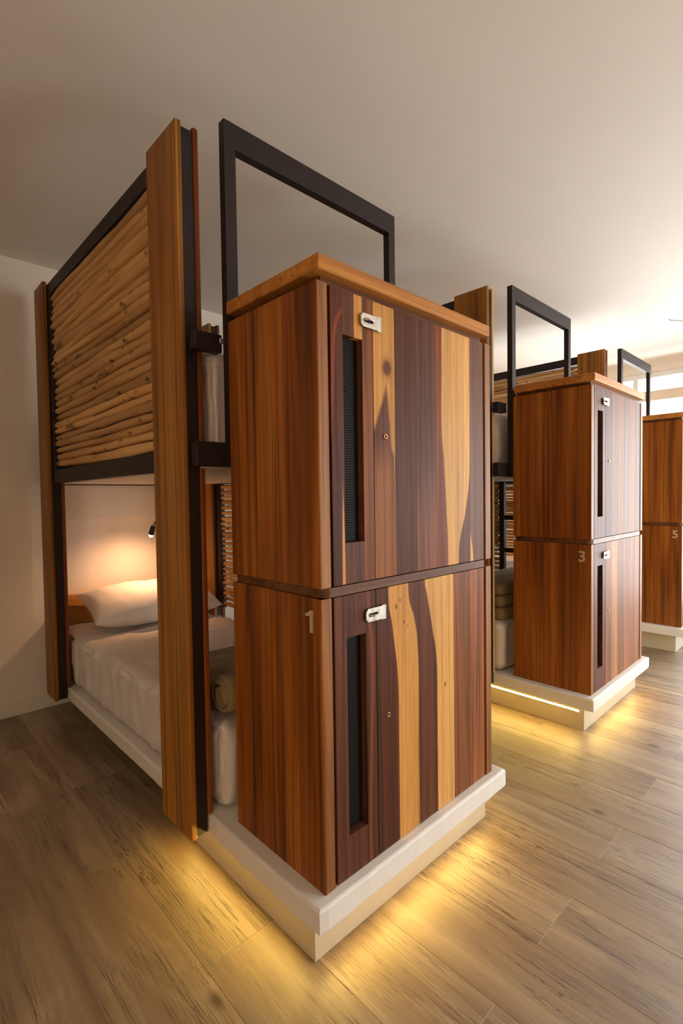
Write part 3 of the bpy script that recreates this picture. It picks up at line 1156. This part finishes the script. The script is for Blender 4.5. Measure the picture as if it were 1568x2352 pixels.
def platform(k):
    X = k * PITCH_X
    dx = 0.0 if k == 0 else 0.022
    lab = ('white two-step platform with golden floor glow, under the nearest lockers and bed', 'white two-step platform under the middle lockers, light line below its lip',
           'white two-step platform under the farthest lockers, without floor glow')[k]
    root = thing('platform', (X + .45, 1.2, 0), lab, 'platform', 'white platforms under the beds')
    box('base', (X + dx, X + .905, 0.0, .752, 0.0, 0.142), BASEM, root, 0, 1, ((X + .14, X + .80, .752, 2.44, 0.0, 0.142),))
    o = origin(root)
    # hand-plastered slab with slightly uneven edges
    bm = bmesh.new()
    x0, x1, y0, y1, z0, z1 = X - .044, X + .938, -.0725, 2.44, .143, .210
    n = 60
    prof = []
    for i in range(31):
        prof.append((x0 + (x1 - x0) * i / 30, y0, 0))
    for i in range(1, 71):
        prof.append((x1, y0 + (y1 - y0) * i / 70, 1))
    for i in range(1, 31):
        prof.append((x1 - (x1 - x0) * i / 30, y1, 2))
    for i in range(1, 70):
        prof.append((x0, y1 - (y1 - y0) * i / 70, 3))

    def wob(p, s, a):
        return a * nz(Vector((p[0], p[1], s)), 14, 14, 3, 5 + k) + a * .6 * nz(Vector((p[0], p[1], s)), 60, 60, 3, 2)
    levels = [(z0, .0), (z0 + .004, .0015), (z1 - .007, .0015), (z1 - .002, -.003), (z1, -.008)]
    rings = []
    cx, cy = (x0 + x1) / 2, (y0 + y1) / 2
    for zz, outw in levels:
        ring = []
        for p in prof:
            px, py = p[0], p[1]
            off = outw + wob(p, zz * 9, .0022)
            sx = -1 if px <= x0 + 1e-6 else (1 if px >= x1 - 1e-6 else 0)
            sy = -1 if py <= y0 + 1e-6 else (1 if py >= y1 - 1e-6 else 0)
            if sx and sy:
                off -= .003
            if sy == 1:
                sy = 0
            ring.append(bm.verts.new((px + sx * off - o.x, py + sy * off - o.y, zz - o.z)))
        rings.append(ring)
    for a, b in zip(rings, rings[1:]):
        for i in range(len(prof)):
            j = (i + 1) % len(prof)
            bm.faces.new((a[i], a[j], b[j], b[i]))
    bm.faces.new(rings[0][::-1])
    bm.faces.new(rings[-1])
    link('slab', mesh_of(bm, 'slab'), LIPM, root)
    return root


def led_strip(k, side):
    """row of warm chips on a thin backing, fixed to the base under the overhanging slab"""
    X = k * PITCH_X
    dx = 0.0 if k == 0 else 0.022
    who = WHO[k]
    za, zb = .096, .111
    t = .0035
    if side == 'front':
        p0, p1 = Vector((X + dx + (.02 if k == 0 else .07), 0, 0)), Vector((X + .89, 0, 0))
        d, nrm = Vector((1, 0, 0)), Vector((0, -1, 0))
        lab = 'warm light strip under the front of the %s platform' % ORD[k]
    elif side == 'left':
        p0, p1 = Vector((X + dx, .02, 0)), Vector((X + dx, .74, 0))
        d, nrm = Vector((0, 1, 0)), Vector((-1, 0, 0))
        lab = 'warm light strip under the left side of the %s platform' % ORD[k]
    else:
        p0, p1 = Vector((X + .905, .02, 0)), Vector((X + .905, .42, 0))
        d, nrm = Vector((0, 1, 0)), Vector((1, 0, 0))
        lab = 'warm light strip under the right side of the %s platform' % ORD[k]
    c = (p0 + p1) / 2
    root = thing('light_strip', (c.x, c.y, za), lab, 'light strip', 'warm light strips under the platforms')
    o = origin(root)
    L = (p1 - p0).length

    def slab(bm, a, b, t0, t1, z0, z1):
        ps = []
        for s in (a, b):
            for tt in (t0, t1):
                for z in (z0, z1):
                    ps.append(p0 + d * s + nrm * tt + Vector((0, 0, z)) - o)
        vs = [bm.verts.new(q) for q in ps]
        for q in ((0, 1, 3, 2), (4, 6, 7, 5), (0, 4, 5, 1), (2, 3, 7, 6), (0, 2, 6, 4), (1, 5, 7, 3)):
            bm.faces.new([vs[i] for i in q])
    bm = bmesh.new()
    slab(bm, 0, L, 0.0003, t, za, zb)
    link('backing', mesh_of(bm, 'backing'), TRIMM, root)
    bm = bmesh.new()
    s = .006
    while s + .011 < L:
        q = [p0 + d * a + nrm * (t + .0006) + Vector((0, 0, z)) - o for a, z in ((s, za + .003), (s + .011, za + .003), (s + .011, zb - .003), (s, zb - .003))]
        f = bm.faces.new([bm.verts.new(v) for v in q])
        f.normal_update()
        if f.normal.dot(nrm) < 0:
            f.normal_flip()
        s += .0167
    me = bpy.data.meshes.new('chips')
    bm.to_mesh(me)
    bm.free()
    link('chips', me, LED, root)['kind'] = 'stuff'
    return root


for k in range(3):
    platform(k)
for k in range(3):
    bunk(k)
for k in range(3):
    locker(k, False, DM[k][2], DM[k][3])
    locker(k, True, DM[k][0], DM[k][1])
for k in range(3):
    mattress(k, False)
    mattress(k, True)
    pillow(k, False)
    blanket(k)
for k in (0, 1):
    for side in ('left', 'front', 'right'):
        led_strip(k, side)

# ------------------------------------------------------------------ head of the nearest bed
for k in range(3):
    X = k * PITCH_X
    tag(box('headboard', (X - .02, X + .895, 2.465, 2.4995, .50, .69), HEADW, None, .003),
        ('low honey-coloured headboard on the wall behind the lamp-lit pillow', 'low wooden headboard at the head of the middle bed',
         'low wooden headboard at the head of the farthest bed')[k], 'headboard', 'wooden headboards')
    tag(box('trim_%d' % (k + 2), (X - .02, X + .895, 2.408, 2.4995, 1.182, 1.396), WALL, None, .002),
        'painted box beam on the wall above the head of the %s bed' % ORD[k], **S)


def reading_lamp(k, lit):
    X = k * PITCH_X
    root = thing('reading_lamp', (X + .66, 2.44, 1.12), 'small black gooseneck reading lamp glowing over the nearest pillow', 'lamp')
    o = origin(root)
    bm = bmesh.new()
    tube(bm, [Vector((X + .66, 2.442, 1.235)) - o, Vector((X + .66, 2.424, 1.235)) - o], .026, 16)
    link('wall_plate', mesh_of(bm, 'wall_plate'), LAMPM, root)
    head = Vector((X + .471, 2.150, 1.070))
    aim = (Vector((X + .43, 2.34, .62)) - head).normalized()
    back = head - aim * .055
    bm = bmesh.new()
    P = [Vector((X + .66, 2.43, 1.235)), Vector((X + .66, 2.37, 1.235)), Vector((X + .64, 2.30, 1.225)), Vector((X + .57, 2.20, 1.205)), Vector((X + .51, 2.135, 1.175)), back - aim * .012]
    tube(bm, [p - o for p in P], .0045, 8)
    link('gooseneck', mesh_of(bm, 'gooseneck', True), LAMPM, root)
    bm = bmesh.new()
    tube(bm, [back - aim * .012 - o, back - o, back + aim * .03 - o, back + aim * .052 - o], [.010, .015, .017, .018], 14, False)
    sh = link('shade', mesh_of(bm, 'shade', True), LAMPM, root)
    bm = bmesh.new()
    bmesh.ops.create_uvsphere(bm, u_segments=12, v_segments=8, radius=.0135)
    me = mesh_of(bm, 'bulb', True)
    link('bulb', me, GLOW, root, head + aim * .004 - o)
    ld = bpy.data.lights.new('reading_lamp_beam', 'SPOT')
    ld.energy = 6.0
    ld.color = (1.0, .52, .26)
    ld.spot_size = R(150)
    ld.spot_blend = 1.0
    ld.shadow_soft_size = .012
    lo = bpy.data.objects.new('reading_lamp_beam', ld)
    COL.objects.link(lo)
    lo.parent = root
    lo.location = head + aim * .024 - o
    lo.rotation_euler = aim.to_track_quat('-Z', 'Y').to_euler()
    return root


reading_lamp(0, True)

# ------------------------------------------------------------------ unseen warm lamp added on the left wall to brighten left-facing surfaces
def added_fill_lamp(loc):
    root = thing('added_fill_lamp', loc, 'unseen warm globe lamp with metal cap, added to light the left side', 'lamp')
    bm = bmesh.new()
    tube(bm, [(0, 0, .10), (.012, 0, .10), (.02, 0, .10)], [.05, .05, .03], 16)
    tube(bm, [(.015, 0, .10), (.09, 0, .10), (.10, 0, .08)], .008, 8)
    link('bracket', mesh_of(bm, 'bracket', True), LAMPM, root)
    bm = bmesh.new()
    tube(bm, [(.10, 0, .105), (.10, 0, .10), (.10, 0, .075), (.10, 0, .035)], [.02, .06, .085, .088], 20, False)
    link('cap', mesh_of(bm, 'cap', True), LAMPM, root)
    bm = bmesh.new()
    bmesh.ops.create_uvsphere(bm, u_segments=20, v_segments=12, radius=.07)
    link('globe', mesh_of(bm, 'globe', True), emit('fill_lamp_globe', (1.0, .64, .36, 1), 108.0), root, (.10, 0, 0))
    return root


added_fill_lamp((XL, -1.9, 1.55))

# ------------------------------------------------------------------ thin cable on the ceiling at the right edge
bm = bmesh.new()
pts = [(4.080, .118, ZC), (4.085, .116, ZC - .004), (4.11, .108, ZC - .005), (4.16, .078, ZC - .005), (4.22, .042, ZC - .005), (4.40, -.07, ZC - .005), (4.70, -.26, ZC - .005)]
co = Vector((4.4, -.07, ZC - .008))
tube(bm, [Vector(p) - co for p in pts], .003, 6)
cb = link('ceiling_cable', mesh_of(bm, 'ceiling_cable', True), metal('grey_cable', (170, 166, 160), .6))
cb.location = co
tag(cb, 'thin pale cable tacked to the white ceiling at the right edge', 'cable')
